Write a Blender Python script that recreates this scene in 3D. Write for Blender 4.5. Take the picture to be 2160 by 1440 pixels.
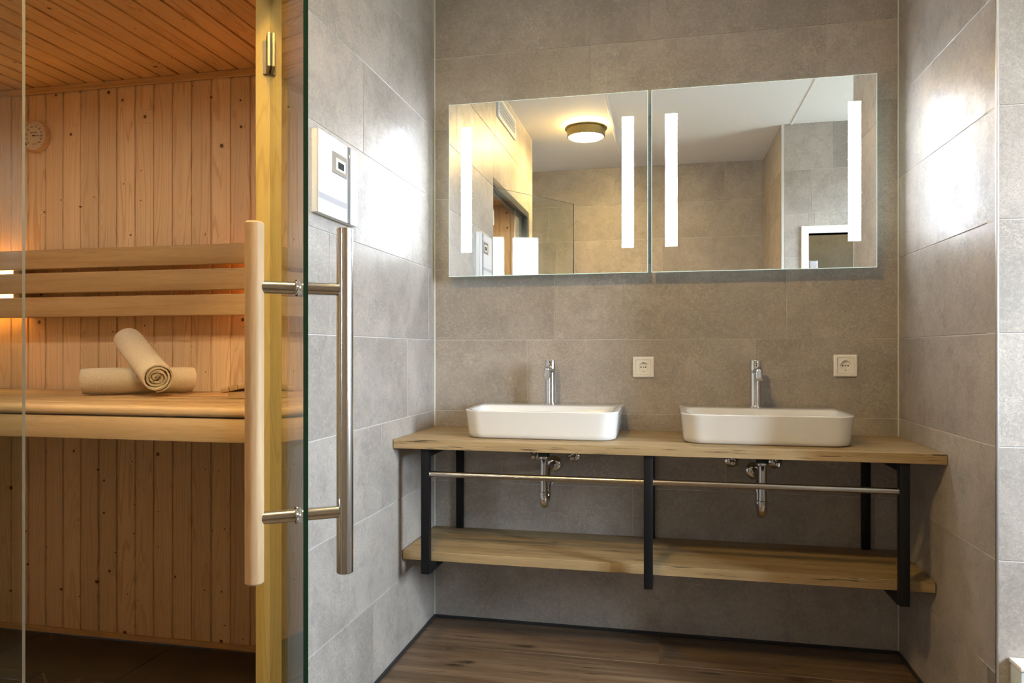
import bpy, bmesh, math, random
from mathutils import Vector, Matrix, Euler
from math import pi, sin, cos, radians

for o in list(bpy.data.objects):
    bpy.data.objects.remove(o, do_unlink=True)
SC = bpy.context.scene
COL = SC.collection
R = random.Random(7)

# ------------------------------------------------------------------ camera, sky, exposure
CAM_Z = 1.1346
cam = bpy.data.cameras.new('camera')
camera = bpy.data.objects.new('camera', cam)
COL.objects.link(camera)
camera.location = (0, 0, CAM_Z)
camera.rotation_euler = (pi / 2, 0, radians(12.063))
cam.sensor_width = 36.0
cam.lens = 1518.85 / 2160 * 36
cam.shift_y = 19.8 / 2160
cam.clip_start = 0.02
SC.camera = camera

SKY_STRENGTH = 112.0
world = bpy.data.worlds.new('overcast_sky')
SC.world = world
world.use_nodes = True
bg = world.node_tree.nodes['Background']
_wt = world.node_tree                      # bright overcast sky above, dimmer ground below the horizon
_tc = _wt.nodes.new('ShaderNodeTexCoord'); _sx = _wt.nodes.new('ShaderNodeSeparateXYZ'); _rp = _wt.nodes.new('ShaderNodeValToRGB')
_wt.links.new(_tc.outputs['Generated'], _sx.inputs[0])
_mr = _wt.nodes.new('ShaderNodeMapRange'); _mr.inputs[1].default_value = -1; _mr.inputs[2].default_value = 1
_wt.links.new(_sx.outputs[2], _mr.inputs[0]); _wt.links.new(_mr.outputs[0], _rp.inputs[0])
_rp.color_ramp.elements[0].position = .490; _rp.color_ramp.elements[0].color = (.13, .135, .13, 1)
_rp.color_ramp.elements[1].position = .510; _rp.color_ramp.elements[1].color = (.76, .84, 1.0, 1)
_wt.links.new(_rp.outputs[0], bg.inputs[0])
bg.inputs[1].default_value = SKY_STRENGTH

SC.view_settings.view_transform = 'Standard'
SC.view_settings.look = 'None'
SC.view_settings.gamma = 1.0
SC.view_settings.use_curve_mapping = False
SC.view_settings.exposure = 0.0
SC.cycles.use_denoising = True
SC.cycles.max_bounces = 14
SC.cycles.diffuse_bounces = 3
SC.cycles.glossy_bounces = 8
SC.cycles.transparent_max_bounces = 24
SC.cycles.sample_clamp_indirect = 40.0

LAMP_STRENGTH = 310.0        # round ceiling lamp
LAMP_HALO = 330.0
LED_STRENGTH = 48.0         # mirror light strips
SPOT_STRENGTH = 620.0       # unseen ceiling spots that light the sauna
BACK_GLOW = 26.0            # lamps behind the sauna backrest

# ------------------------------------------------------------------ measured room
D, XL, XR, YM = 2.9426, -0.9687, 0.8545, 2.8698
YE = 2.126                  # front end of the right wall
XW = 2.30                   # window wall
YD = 0.48                   # door wall
XA = 0.78                   # recess wall
YB = -0.46                  # rear wall
HC = 2.70                   # ceiling
S = 2.457                   # sauna back wall
XP = -1.0636                # sauna face of the left wall
XS = -3.0                   # sauna far side
YF = 0.60                   # sauna front
HS = 2.20                   # sauna ceiling
ROWS = [0, .2813, .5813, .8813, 1.1813, 1.4813, 1.7813, 2.0813, 2.3813, HC]

# ------------------------------------------------------------------ node helpers
class G:
    def __init__(s, name):
        s.m = bpy.data.materials.new(name)
        s.m.use_nodes = True
        s.t = s.m.node_tree
        s.b = s.t.nodes['Principled BSDF']
        s.out = s.t.nodes['Material Output']
    def n(s, typ, ins=None, **kw):
        x = s.t.nodes.new(typ)
        for k, v in kw.items():
            setattr(x, k, v)
        for k, v in (ins or {}).items():
            s.put(x.inputs[k], v)
        return x
    def put(s, sock, v):
        if isinstance(v, bpy.types.NodeSocket):
            s.t.links.new(v, sock)
        else:
            if hasattr(sock.default_value, '__len__') and hasattr(v, '__len__') and len(v) == 3 and len(sock.default_value) == 4:
                v = (*v, 1)
            sock.default_value = v
    def m2(s, op, a, b=0.0, clamp=False):
        x = s.n('ShaderNodeMath', operation=op, use_clamp=clamp)
        s.put(x.inputs[0], a); s.put(x.inputs[1], b)
        return x.outputs[0]
    def v2(s, op, a, b):
        x = s.n('ShaderNodeVectorMath', operation=op)
        s.put(x.inputs[0], a); s.put(x.inputs[1], b)
        return x.outputs[1] if op in ('DOT_PRODUCT', 'LENGTH') else x.outputs[0]
    def noise(s, vec, scale, detail=4, rough=.55, dist=0.0, w=None):
        x = s.n('ShaderNodeTexNoise')
        if w is not None:
            x.noise_dimensions = '1D'
            s.put(x.inputs['W'], w)
        else:
            s.put(x.inputs['Vector'], vec)
        x.inputs['Scale'].default_value = scale
        x.inputs['Detail'].default_value = detail
        x.inputs['Roughness'].default_value = rough
        x.inputs['Distortion'].default_value = dist
        return x.outputs[0]
    def mr(s, v, a, b, c=0.0, d=1.0, smooth=True):
        x = s.n('ShaderNodeMapRange', clamp=True)
        if smooth:
            x.interpolation_type = 'SMOOTHSTEP'
        s.put(x.inputs['Value'], v)
        for k, q in zip(('From Min', 'From Max', 'To Min', 'To Max'), (a, b, c, d)):
            s.put(x.inputs[k], q)
        return x.outputs[0]
    def mix(s, f, a, b, typ='MIX'):
        x = s.n('ShaderNodeMix', data_type='RGBA', blend_type=typ)
        s.put(x.inputs[0], f); s.put(x.inputs[6], a); s.put(x.inputs[7], b)
        return x.outputs[2]
    def coords(s, offs=(13.7, 5.3, 37.1)):
        tc = s.n('ShaderNodeTexCoord')
        oi = s.n('ShaderNodeObjectInfo')
        o = s.n('ShaderNodeVectorMath', operation='SCALE')
        o.inputs[0].default_value = offs
        s.put(o.inputs['Scale'], oi.outputs['Random'])
        return s.v2('ADD', tc.outputs['Object'], o.outputs[0]), oi.outputs['Random']
    def bump(s, h, strength=.2, dist=.002):
        x = s.n('ShaderNodeBump')
        x.inputs['Strength'].default_value = strength
        x.inputs['Distance'].default_value = dist
        s.put(x.inputs['Height'], h)
        s.put(s.b.inputs['Normal'], x.outputs[0])
    def set(s, **kw):
        for k, v in kw.items():
            s.put(s.b.inputs[k.replace('_', ' ')], v)
        return s.m

def plain(name, col, rough=.5, metal=0.0, **kw):
    g = G(name)
    return g.set(Base_Color=col, Roughness=rough, Metallic=metal, **kw)

def emitter(name, col, strength):
    g = G(name)
    return g.set(Base_Color=(.8, .8, .8), Emission_Color=col, Emission_Strength=strength)

# ------------------------------------------------------------------ materials
def tile_mat(name, base=(.352, .315, .282), rough=.39):
    g = G(name)
    p, rnd = g.coords((17.0, 9.0, 23.0))
    big = g.noise(p, 2.6, 4, .6, .5)
    mid = g.noise(p, 11, 6, .68, .4)
    speck = g.noise(p, 230, 2, .65)
    grit = g.noise(p, 85, 4, .75, .3)
    c = g.mix(g.mr(big, .34, .68), tuple(k * .80 for k in base), tuple(k * 1.10 for k in base))
    c = g.mix(g.m2('MULTIPLY', g.mr(mid, .46, .68), .50), c, tuple(k * .64 for k in base))
    c = g.mix(g.m2('MULTIPLY', g.mr(grit, .44, .70), .42), c, tuple(k * 1.42 for k in base))
    c = g.mix(g.m2('MULTIPLY', g.mr(speck, .50, .68), .55), c, tuple(k * .58 for k in base))
    # pale scuff marks: short curly lines, dense in patches
    r1 = g.m2('ABSOLUTE', g.m2('SUBTRACT', g.noise(p, 62, 4, .7, 1.0), .5))
    patch = g.mr(g.noise(p, 4.6, 4, .65), .44, .66)
    scuff = g.m2('MULTIPLY', g.mr(r1, .020, .003), patch)
    c = g.mix(g.m2('MULTIPLY', scuff, .75), c, (.60, .55, .47))
    # long pale hairlines
    warp = g.n('ShaderNodeTexNoise'); g.put(warp.inputs['Vector'], p); warp.inputs['Scale'].default_value = 5; warp.inputs['Detail'].default_value = 5
    ws = g.n('ShaderNodeVectorMath', operation='SCALE'); g.put(ws.inputs[0], warp.outputs[1]); ws.inputs['Scale'].default_value = .22
    vo = g.n('ShaderNodeTexVoronoi', feature='DISTANCE_TO_EDGE')
    g.put(vo.inputs['Vector'], g.v2('ADD', p, ws.outputs[0])); vo.inputs['Scale'].default_value = 4.2
    vein = g.m2('MULTIPLY', g.mr(vo.outputs[0], .0050, .0008), g.mr(g.noise(p, 2.4, 3), .50, .62))
    c = g.mix(g.m2('MULTIPLY', vein, .34), c, (.60, .55, .47))
    br = g.m2('ADD', g.m2('MULTIPLY', rnd, .14), .93)
    c = g.mix(1.0, c, g.n('ShaderNodeCombineColor', {0: br, 1: br, 2: br}).outputs[0], 'MULTIPLY')
    h = g.m2('ADD', g.m2('MULTIPLY', grit, .7), g.m2('MULTIPLY', mid, .8))
    g.bump(g.m2('ADD', h, g.m2('MULTIPLY', speck, .12)), .16, .004)
    rr = g.mr(mid, .3, .75, rough - .05, rough + .10)
    return g.set(Base_Color=c, Roughness=rr, Specular_IOR_Level=.55)

def spruce_mat(name, light=(.80, .60, .40), dark=(.60, .37, .19), knots=.50, rings=1.0, rough=.5):
    g = G(name)
    p, rnd = g.coords((31.7, 0.0, 57.3))
    sep = g.n('ShaderNodeSeparateXYZ', {0: p})
    flat = g.n('ShaderNodeCombineXYZ', {0: sep.outputs[0], 1: g.m2('MULTIPLY', rnd, 9.0), 2: sep.outputs[2]}).outputs[0]
    flat2 = g.n('ShaderNodeCombineXYZ', {0: sep.outputs[0], 1: sep.outputs[2]}).outputs[0]
    vo = g.n('ShaderNodeTexVoronoi', voronoi_dimensions='2D')
    g.put(vo.inputs['Vector'], flat2); vo.inputs['Scale'].default_value = 8.0
    cs = g.n('ShaderNodeSeparateColor', {0: vo.outputs['Color']})
    sel = g.m2('LESS_THAN', cs.outputs[0], knots)
    rad = g.m2('ADD', g.m2('MULTIPLY', g.m2('POWER', cs.outputs[1], 2.0), .042), .014)
    dist = g.m2('ADD', vo.outputs['Distance'], g.m2('MULTIPLY', g.m2('SUBTRACT', g.noise(flat, 70, 2), .5), .02))
    near = g.m2('MULTIPLY', g.mr(g.m2('DIVIDE', dist, rad), 6.5, .0), sel)
    st = g.v2('MULTIPLY', flat, (7.0, 1.0, .55))
    wob = g.noise(st, 1.6, 2, .4)
    w = g.m2('ADD', g.m2('MULTIPLY', sep.outputs[0], 26.0 * rings), g.m2('ADD', g.m2('MULTIPLY', wob, 9.0), g.m2('MULTIPLY', near, g.m2('MULTIPLY', rad, 34.0))))
    line = g.noise(None, 3.2, 2, .6, w=w)
    fib = g.noise(g.v2('MULTIPLY', flat, (260.0, 1.0, 5.0)), 1.0, 3, .6)
    c = g.mix(g.m2('MULTIPLY', g.mr(line, .46, .72), .75), light, dark)
    c = g.mix(g.m2('MULTIPLY', g.mr(fib, .35, .75), .16), c, tuple(k * .6 for k in dark))
    tone = g.noise(g.v2('MULTIPLY', flat, (1.0, 1.0, .25)), 4.0, 2)
    c = g.mix(g.m2('MULTIPLY', tone, .25), c, tuple(k * .86 for k in light))
    halo = g.m2('MULTIPLY', g.mr(g.m2('DIVIDE', dist, rad), 2.6, 1.0), sel)
    c = g.mix(g.m2('MULTIPLY', halo, .45), c, dark)
    kn = g.m2('MULTIPLY', g.mr(g.m2('SUBTRACT', dist, rad), .012, -.006), sel)
    core = g.mix(g.mr(g.m2('DIVIDE', dist, rad), .25, .95), (.16, .065, .025), (.045, .018, .008))
    c = g.mix(kn, c, core)
    br = g.m2('ADD', g.m2('MULTIPLY', rnd, .16), .90)
    c = g.mix(1.0, c, g.n('ShaderNodeCombineColor', {0: br, 1: br, 2: br}).outputs[0], 'MULTIPLY')
    g.bump(fib, .06, .001)
    return g.set(Base_Color=c, Roughness=rough, Specular_IOR_Level=.35)

def along_mat(name, light, dark, axis=0, crack=.0, rough=.5, tones=1.0, knots=0.0, boards=0.0, spec=.35):
    """wood with the grain along one local axis, optionally with dark cracks and printed boards"""
    g = G(name)
    p, rnd = g.coords((41.3, 3.1, 7.7))
    sc = [1.0, 1.0, 1.0]; lo = [30.0, 30.0, 30.0]; lo[axis] = 1.3
    st = g.v2('MULTIPLY', p, tuple(lo))
    a = g.noise(st, 1.0, 4, .6, .5)
    lo2 = [420.0] * 3; lo2[axis] = 14.0
    fib = g.noise(g.v2('MULTIPLY', p, tuple(lo2)), 1.0, 3, .6)
    lo3 = [8.0] * 3; lo3[axis] = .8
    tone = g.noise(g.v2('MULTIPLY', p, tuple(lo3)), 1.0, 3, .55, .3)
    c = g.mix(g.m2('MULTIPLY', g.mr(a, .38, .68), .8), light, dark)
    c = g.mix(g.m2('MULTIPLY', g.mr(fib, .4, .75), .30), c, tuple(k * .55 for k in dark))
    c = g.mix(g.m2('MULTIPLY', g.mr(tone, .40, .68), .55 * tones), c, tuple(k * .62 for k in dark))
    if knots:
        vo = g.n('ShaderNodeTexVoronoi', voronoi_dimensions='2D'); s4 = [8.0] * 3; s4[axis] = 2.4
        wv = g.n('ShaderNodeTexNoise'); g.put(wv.inputs['Vector'], p); wv.inputs['Scale'].default_value = 9
        wk = g.n('ShaderNodeVectorMath', operation='SCALE'); g.put(wk.inputs[0], wv.outputs[1]); wk.inputs['Scale'].default_value = .25
        g.put(vo.inputs['Vector'], g.v2('ADD', g.v2('MULTIPLY', p, tuple(s4)), wk.outputs[0])); vo.inputs['Scale'].default_value = 1.0
        cs = g.n('ShaderNodeSeparateColor', {0: vo.outputs['Color']})
        kn = g.m2('MULTIPLY', g.mr(g.m2('ADD', vo.outputs['Distance'], g.m2('MULTIPLY', a, .12)), .22, .08), g.m2('LESS_THAN', cs.outputs[0], knots))
        c = g.mix(g.m2('MULTIPLY', kn, .85), c, tuple(k * .22 for k in dark))
    if crack:
        lo5 = [210.0] * 3; lo5[axis] = 8.5
        cr = g.noise(g.v2('MULTIPLY', p, tuple(lo5)), 1.0, 4, .6, .7)
        lo6 = [26.0] * 3; lo6[axis] = 3.0
        msk = g.noise(g.v2('MULTIPLY', p, tuple(lo6)), 1.0, 2)
        k = g.m2('MULTIPLY', g.mr(cr, .57, .62), g.mr(msk, .50, .60))
        lo7 = [46.0] * 3; lo7[axis] = 1.5
        sp_ = g.m2('ABSOLUTE', g.m2('SUBTRACT', g.noise(g.v2('MULTIPLY', p, tuple(lo7)), 1.0, 5, .55, .6), .5))
        lo8 = [9.0] * 3; lo8[axis] = 1.7
        k2 = g.m2('MULTIPLY', g.mr(sp_, .012, .002), g.mr(g.noise(g.v2('MULTIPLY', p, tuple(lo8)), 1.0, 2), .53, .62))
        k = g.m2('MAXIMUM', k, g.m2('MULTIPLY', k2, .9))
        c = g.mix(g.m2('MULTIPLY', k, crack), c, tuple(q * .12 for q in dark))
    br = g.m2('ADD', g.m2('MULTIPLY', rnd, .18), .90)
    c = g.mix(1.0, c, g.n('ShaderNodeCombineColor', {0: br, 1: br, 2: br}).outputs[0], 'MULTIPLY')
    g.bump(fib, .08, .001)
    return g.set(Base_Color=c, Roughness=rough, Specular_IOR_Level=spec)

def brushed(name, col, rough, axis=2):
    g = G(name)
    return g.set(Base_Color=col, Metallic=1.0, Roughness=rough)

def glass_mat(name, tint=(.93, .96, .94)):
    """clear pane: Fresnel reflection over straight transmission"""
    g = G(name)
    geo = g.n('ShaderNodeNewGeometry')
    d = g.m2('ABSOLUTE', g.v2('DOT_PRODUCT', geo.outputs['Normal'], geo.outputs['Incoming']))
    f = g.m2('ADD', g.m2('MULTIPLY', g.m2('POWER', g.m2('SUBTRACT', 1.0, d), 5.0), .96), .04)
    tr = g.n('ShaderNodeBsdfTransparent', {0: tint})
    gl = g.n('ShaderNodeBsdfGlossy', {'Color': (1, 1, 1), 'Roughness': 0.0})
    mx = g.n('ShaderNodeMixShader', {0: f, 1: tr.outputs[0], 2: gl.outputs[0]})
    g.t.links.new(mx.outputs[0], g.out.inputs[0])
    return g.m

def dark_slate():
    g = G('dark_slate')
    p, rnd = g.coords()
    a = g.noise(p, 5, 6, .6)
    c = g.mix(g.mr(a, .3, .7), (.018, .016, .014), (.036, .031, .027))
    vo = g.n('ShaderNodeTexVoronoi', feature='DISTANCE_TO_EDGE')
    wn = g.n('ShaderNodeTexNoise', {'Vector': p, 'Scale': 3.0})
    w2 = g.n('ShaderNodeVectorMath', {0: wn.outputs[1]}, operation='SCALE'); w2.inputs['Scale'].default_value = .4
    g.put(vo.inputs['Vector'], g.v2('ADD', p, w2.outputs[0])); vo.inputs['Scale'].default_value = 2.2
    v = g.m2('MULTIPLY', g.mr(vo.outputs[0], .010, .002), g.mr(g.noise(p, 2, 2), .5, .6))
    c = g.mix(g.m2('MULTIPLY', v, .6), c, (.16, .13, .10))
    g.bump(a, .2, .004)
    return g.set(Base_Color=c, Roughness=.45)

def terry(name, col):
    g = G(name)
    p, _ = g.coords()
    a = g.noise(p, 420, 3, .7)
    b = g.noise(p, 45, 3, .6)
    c = g.mix(g.mr(a, .35, .7), tuple(k * .78 for k in col), col)
    g.bump(g.m2('ADD', a, g.m2('MULTIPLY', b, 1.5)), .75, .004)
    return g.set(Base_Color=c, Roughness=.95, Specular_IOR_Level=.1, Sheen_Weight=.25)

TILE = tile_mat('concrete_look_tile')
GROUT = plain('pale_grout', (.53, .51, .485), .8)
CAULK = plain('silicone_bead', (.60, .60, .56), .45)
DARK_CAULK = plain('dark_silicone', (.020, .021, .024), .5)
PLASTER = plain('white_ceiling_paint', (.80, .79, .77), .8)
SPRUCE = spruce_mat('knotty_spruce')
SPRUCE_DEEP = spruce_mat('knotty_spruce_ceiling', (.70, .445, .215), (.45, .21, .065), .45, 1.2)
PINE = spruce_mat('pine_post', (.44, .325, .105), (.35, .23, .065), .06, .8, .45)
ASPEN = along_mat('smooth_bench_wood', (.50, .345, .180), (.41, .260, .120), 0, 0, .55, .35)
BEECH = along_mat('pale_beech', (.51, .36, .225), (.37, .235, .13), 2, 0, .55, .8)
OAK = along_mat('oak_laminate', (.395, .290, .158), (.275, .185, .085), 0, .95, .55, .75, .15)
FLOOR = along_mat('wood_look_floor', (.195, .133, .082), (.092, .057, .033), 0, 1.0, .40, 1.2, .30, spec=.45)
SLATE = dark_slate()
STEEL_Z = brushed('brushed_steel', (.60, .58, .55), .20, 2)
STEEL_X = brushed('brushed_steel_rail', (.46, .42, .37), .22, 0)
STEEL_P = plain('satin_steel', (.56, .54, .50), .19, 1.0)
HINGE = plain('nickel_hinge', (.24, .215, .15), .45, 1.0)
CHROME = plain('polished_chrome', (.66, .66, .67), .04, 1.0)
BLACK = plain('black_powder_coat', (.0055, .0055, .007), .45, 0, Specular_IOR_Level=.22)
RUBBER = plain('black_plastic', (.012, .012, .012), .45)
CERAMIC = plain('white_glazed_ceramic', (.62, .62, .61), .10, 0, Coat_Weight=.5, Coat_Roughness=.04)
WHITE = plain('white_plastic', (.80, .79, .75), .30)
WHITE_GLOSS = plain('white_gloss_panel', (.66, .67, .71), .16)
LACQUER = plain('white_lacquer', (.80, .80, .78), .35)
HOLE = plain('socket_hole', (.008, .007, .006), .6)
BRASS = plain('earth_contact', (.45, .38, .25), .35, 1.0)
MIRROR = plain('mirror_silver', (.93, .95, .94), .0, 1.0)
MIRROR_EDGE = plain('led_lit_glass_edge', (.55, .82, .72), .15, 0, Emission_Color=(.88, 1.0, .96), Emission_Strength=.6)
SIDE_LED = emitter('greenish_side_led', (.90, 1.0, .90), 2.6)
LED = emitter('cool_led', (.82, .91, 1.0), LED_STRENGTH)
GLASS = glass_mat('clear_glass')
GLASS_EDGE = plain('green_glass_edge', (.0035, .017, .008), .2)
PALE_EDGE = plain('light_catching_edge', (.44, .44, .43), .25)  # pale grey stands in for light caught by the polished edge
LAMP = emitter('warm_diffuser', (1.0, .655, .235), LAMP_STRENGTH)
HALO = emitter('warm_back_light', (1.0, .70, .28), LAMP_HALO)
BRONZE = plain('bronze_lamp_metal', (.34, .28, .13), .38, 1.0)
SPOT = emitter('sauna_spot_lens', (1.0, .82, .58), SPOT_STRENGTH)
GLOW = emitter('amber_lamp', (1.0, .56, .14), BACK_GLOW)
GLOW2 = emitter('orange_lamp', (1.0, .34, .06), BACK_GLOW * 1.3)
ALU = plain('satin_aluminium', (.72, .73, .76), .34, 1.0)
GREY_METAL = plain('dark_grey_metal', (.10, .105, .11), .40, .6)
TAUPE = plain('taupe_bezel', (.24, .205, .165), .3)
CREAM = plain('cream_ring', (.72, .68, .58), .35)
SCREEN = plain('dark_screen', (.035, .05, .06), .12)
INK = plain('black_print', (.02, .018, .016), .5)
GREEN_INK = plain('green_print', (.03, .065, .05), .5)
DIAL = plain('dial_card', (.66, .56, .44), .6)
TOWEL = terry('cream_terry', (.88, .78, .61))
PALE_BOX = plain('pale_blue_grey_plastic', (.50, .56, .58), .4)

# ------------------------------------------------------------------ object helpers
def link(name, me, mat=None, parent=None, smooth=False):
    o = bpy.data.objects.new(name, me)
    COL.objects.link(o)
    if mat is not None and not me.materials:
        for m in (mat if isinstance(mat, (list, tuple)) else [mat]):
            me.materials.append(m)
    if parent is not None:
        o.parent = parent
    if smooth:
        me.shade_smooth()
    return o

def from_bm(name, bm, mat, parent=None, smooth=False, angle=None):
    bmesh.ops.recalc_face_normals(bm, faces=bm.faces)
    me = bpy.data.meshes.new(name)
    bm.to_mesh(me); bm.free()
    o = link(name, me, mat, parent)
    if smooth:
        me.shade_smooth()
        if angle is not None:
            me.set_sharp_from_angle(angle=radians(angle))
    return o

def tag(o, label=None, cat=None, group=None, kind=None):
    if label: o['label'] = label
    if cat: o['category'] = cat
    if group: o['group'] = group
    if kind: o['kind'] = kind
    return o

def empty(name, loc, label, cat, group=None, rz=0.0):
    o = bpy.data.objects.new(name, None)
    o.empty_display_size = .05
    COL.objects.link(o)
    o.location = loc; o.rotation_euler = (0, 0, rz)
    return tag(o, label, cat, group)

def add_box(bm, lo, hi, bevel=0.0, seg=1, mi=0):
    n0 = set(bm.faces)
    r = bmesh.ops.create_cube(bm, size=1.0)
    vs = r['verts']
    for v in vs:
        v.co = Vector([lo[i] + (v.co[i] + .5) * (hi[i] - lo[i]) for i in range(3)])
    if bevel > 0:
        es = list({e for v in vs for e in v.link_edges})
        bmesh.ops.bevel(bm, geom=es, offset=bevel, segments=seg, affect='EDGES', profile=.5)
    for f in bm.faces:
        if f not in n0:
            f.material_index = mi
    return bm

def box(name, lo, hi, mat, parent=None, bevel=0.0, seg=1, smooth=False):
    bm = bmesh.new()
    add_box(bm, lo, hi, bevel, seg)
    return from_bm(name, bm, mat, parent, smooth, 40 if smooth else None)

def add_lathe(bm, prof, seg=32, mtx=None, close=True):
    rings = []
    for r, z in prof:
        if r < 1e-6:
            rings.append([bm.verts.new((0, 0, z))])
        else:
            rings.append([bm.verts.new((r * cos(2 * pi * k / seg), r * sin(2 * pi * k / seg), z)) for k in range(seg)])
    loop = len(rings[0]) > 2 and len(rings[-1]) > 2
    for a, b in zip(rings, rings[1:] + (rings[:1] if loop else [])):
        for k in range(seg if a is not b else 0):
            q = [a[k % len(a)], a[(k + 1) % len(a)], b[(k + 1) % len(b)], b[k % len(b)]]
            u = []
            for v in q:
                if v not in u: u.append(v)
            if len(u) > 2:
                bm.faces.new(u)
    for ring in (rings[0], rings[-1]):
        if close and not loop and len(ring) > 2:
            bm.faces.new(ring)
    if mtx is not None:
        bmesh.ops.transform(bm, matrix=mtx, verts=[v for r in rings for v in r])
    return bm

def lathe(name, prof, mat, parent=None, seg=32, mtx=None, angle=35):
    bm = bmesh.new()
    add_lathe(bm, prof, seg, mtx)
    return from_bm(name, bm, mat, parent, True, angle)

def align(p, d):
    """matrix that takes +Z to direction d and moves the origin to p"""
    q = Vector((0, 0, 1)).rotation_difference(Vector(d).normalized())
    return Matrix.Translation(Vector(p)) @ q.to_matrix().to_4x4()

def rod(name, a, b, r, mat, parent=None, seg=28, ch=.0012):
    a, b = Vector(a), Vector(b)
    L = (b - a).length
    return lathe(name, [(0, 0), (r - ch, 0), (r, ch), (r, L - ch), (r - ch, L), (0, L)], mat, parent, seg, align(a, b - a))

def add_tube(bm, pts, rad, seg=20, cap=True):
    pts = [Vector(p) for p in pts]
    rad = rad if isinstance(rad, (list, tuple)) else [rad] * len(pts)
    rings = []; up = None
    for i, p in enumerate(pts):
        t = (pts[min(i + 1, len(pts) - 1)] - pts[max(i - 1, 0)]).normalized()
        if up is None:
            up = t.orthogonal().normalized()
        up = (up - t * up.dot(t)).normalized()
        w = t.cross(up)
        rings.append([bm.verts.new(p + (up * cos(2 * pi * k / seg) + w * sin(2 * pi * k / seg)) * rad[i]) for k in range(seg)])
    for a, b in zip(rings, rings[1:]):
        for k in range(seg):
            bm.faces.new((a[k], a[(k + 1) % seg], b[(k + 1) % seg], b[k]))
    if cap:
        bm.faces.new(rings[0]); bm.faces.new(rings[-1])
    return bm

def tube(name, pts, rad, mat, parent=None, seg=20):
    return from_bm(name, add_tube(bmesh.new(), pts, rad, seg), mat, parent, True, 50)

def arc(c, r, a0, a1, n, plane='yz'):
    out = []
    for k in range(n + 1):
        a = a0 + (a1 - a0) * k / n
        if plane == 'yz':
            out.append((c[0], c[1] + r * cos(a), c[2] + r * sin(a)))
        else:
            out.append((c[0] + r * cos(a), c[1], c[2] + r * sin(a)))
    return out

def copy_tree(o, parent=None):
    c = o.copy()
    COL.objects.link(c)
    c.parent = parent
    for ch in list(o.children):
        copy_tree(ch, c)
    return c

# ------------------------------------------------------------------ the setting: tiled walls
def subtract(rects, hole):
    out = []
    hx0, hx1, hz0, hz1 = hole
    for (a, b, c, d) in rects:
        if b <= hx0 or a >= hx1 or d <= hz0 or c >= hz1:
            out.append((a, b, c, d)); continue
        if a < hx0: out.append((a, hx0, c, d))
        if b > hx1: out.append((hx1, b, c, d))
        m0, m1 = max(a, hx0), min(b, hx1)
        if c < hz0: out.append((m0, m1, c, hz0))
        if d > hz1: out.append((m0, m1, hz1, d))
    return out

TILE_MESH = {}
def tile_mesh(w, h, t=.0022, ch=.0010):
    key = (round(w, 4), round(h, 4))
    if key not in TILE_MESH:
        me = bpy.data.meshes.new('tile')
        v = [(0, t, 0), (w, t, 0), (w, t, h), (0, t, h), (0, ch, 0), (w, ch, 0), (w, ch, h), (0, ch, h),
             (ch, 0, ch), (w - ch, 0, ch), (w - ch, 0, h - ch), (ch, 0, h - ch)]
        f = [(8, 9, 10, 11)]
        for k in range(4):
            j = (k + 1) % 4
            f.append((4 + k, 4 + j, 8 + j, 8 + k))
            f.append((k, j, 4 + j, 4 + k))
        me.from_pydata(v, [], f)
        me.materials.append(TILE)
        TILE_MESH[key] = me
    return TILE_MESH[key]

def wall_rot(N):
    U = Vector(N).cross(Vector((0, 0, 1)))          # so that U x up = N is reversed below
    U = Vector((-N[1], N[0], 0)) if False else Vector((-N[1], N[0], 0))
    return U

def tiled_wall(name, N, plane, a, b, label, thick=.08, holes=(), joints=None, length=.905, tiles=True, mat=None, zt=HC, ends=(0, 0), tile_holes=None):
    """axis-aligned wall: N inward normal, plane its coordinate, a..b its run along the other axis"""
    ax = 0 if N[0] else 1                               # axis of the normal
    sgn = N[ax]
    rects = [(a, b, 0.0, zt)]
    for h in holes: rects = subtract(rects, h)
    bm = bmesh.new()
    gap = .0020
    for (u0, u1, z0, z1) in rects:
        p0, p1 = plane - sgn * gap, plane - sgn * thick
        lo = [0, 0, z0]; hi = [0, 0, z1]
        lo[ax], hi[ax] = min(p0, p1), max(p0, p1)
        lo[1 - ax], hi[1 - ax] = u0 - (ends[0] if u0 == a else 0), u1 + (ends[1] if u1 == b else 0)
        add_box(bm, lo, hi)
    w = from_bm(name, bm, mat or GROUT)
    tag(w, label, None, None, 'structure')
    if not tiles:
        return w
    # local frame of a tile: x along U, y into the wall, z up
    U = Vector((-N[1], N[0], 0))
    rot = Matrix(((U.x, -N[0], 0), (U.y, -N[1], 0), (0, 0, 1)))
    eul = rot.to_euler()
    us = U[1 - ax]
    for r in range(len(ROWS) - 1):
        z0, z1 = ROWS[r], ROWS[r + 1]
        j = (joints or {}).get(r)
        if j is None:
            j = a + R.uniform(.1, .9) * length
        cuts = [j]
        while cuts[0] > a + .02: cuts.insert(0, cuts[0] - length)
        while cuts[-1] < b - .02: cuts.append(cuts[-1] + length)
        cuts = sorted({a, b} | {c for c in cuts if a + .06 < c < b - .06})
        for u0, u1 in zip(cuts, cuts[1:]):
            pieces = [(u0, u1, z0, z1)]
            for h in (tile_holes or holes): pieces = subtract(pieces, h)
            for (p, q, c, d) in pieces:
                if q - p < .012 or d - c < .012: continue
                g = .0013
                o = link('tile', tile_mesh(q - p - 2 * g, d - c - 2 * g), None, w)
                loc = [0, 0, c + g]
                loc[ax] = plane
                loc[1 - ax] = (p + g) if us > 0 else (q - g)
                o.location = loc
                o.rotation_euler = eul
    return w

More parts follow.
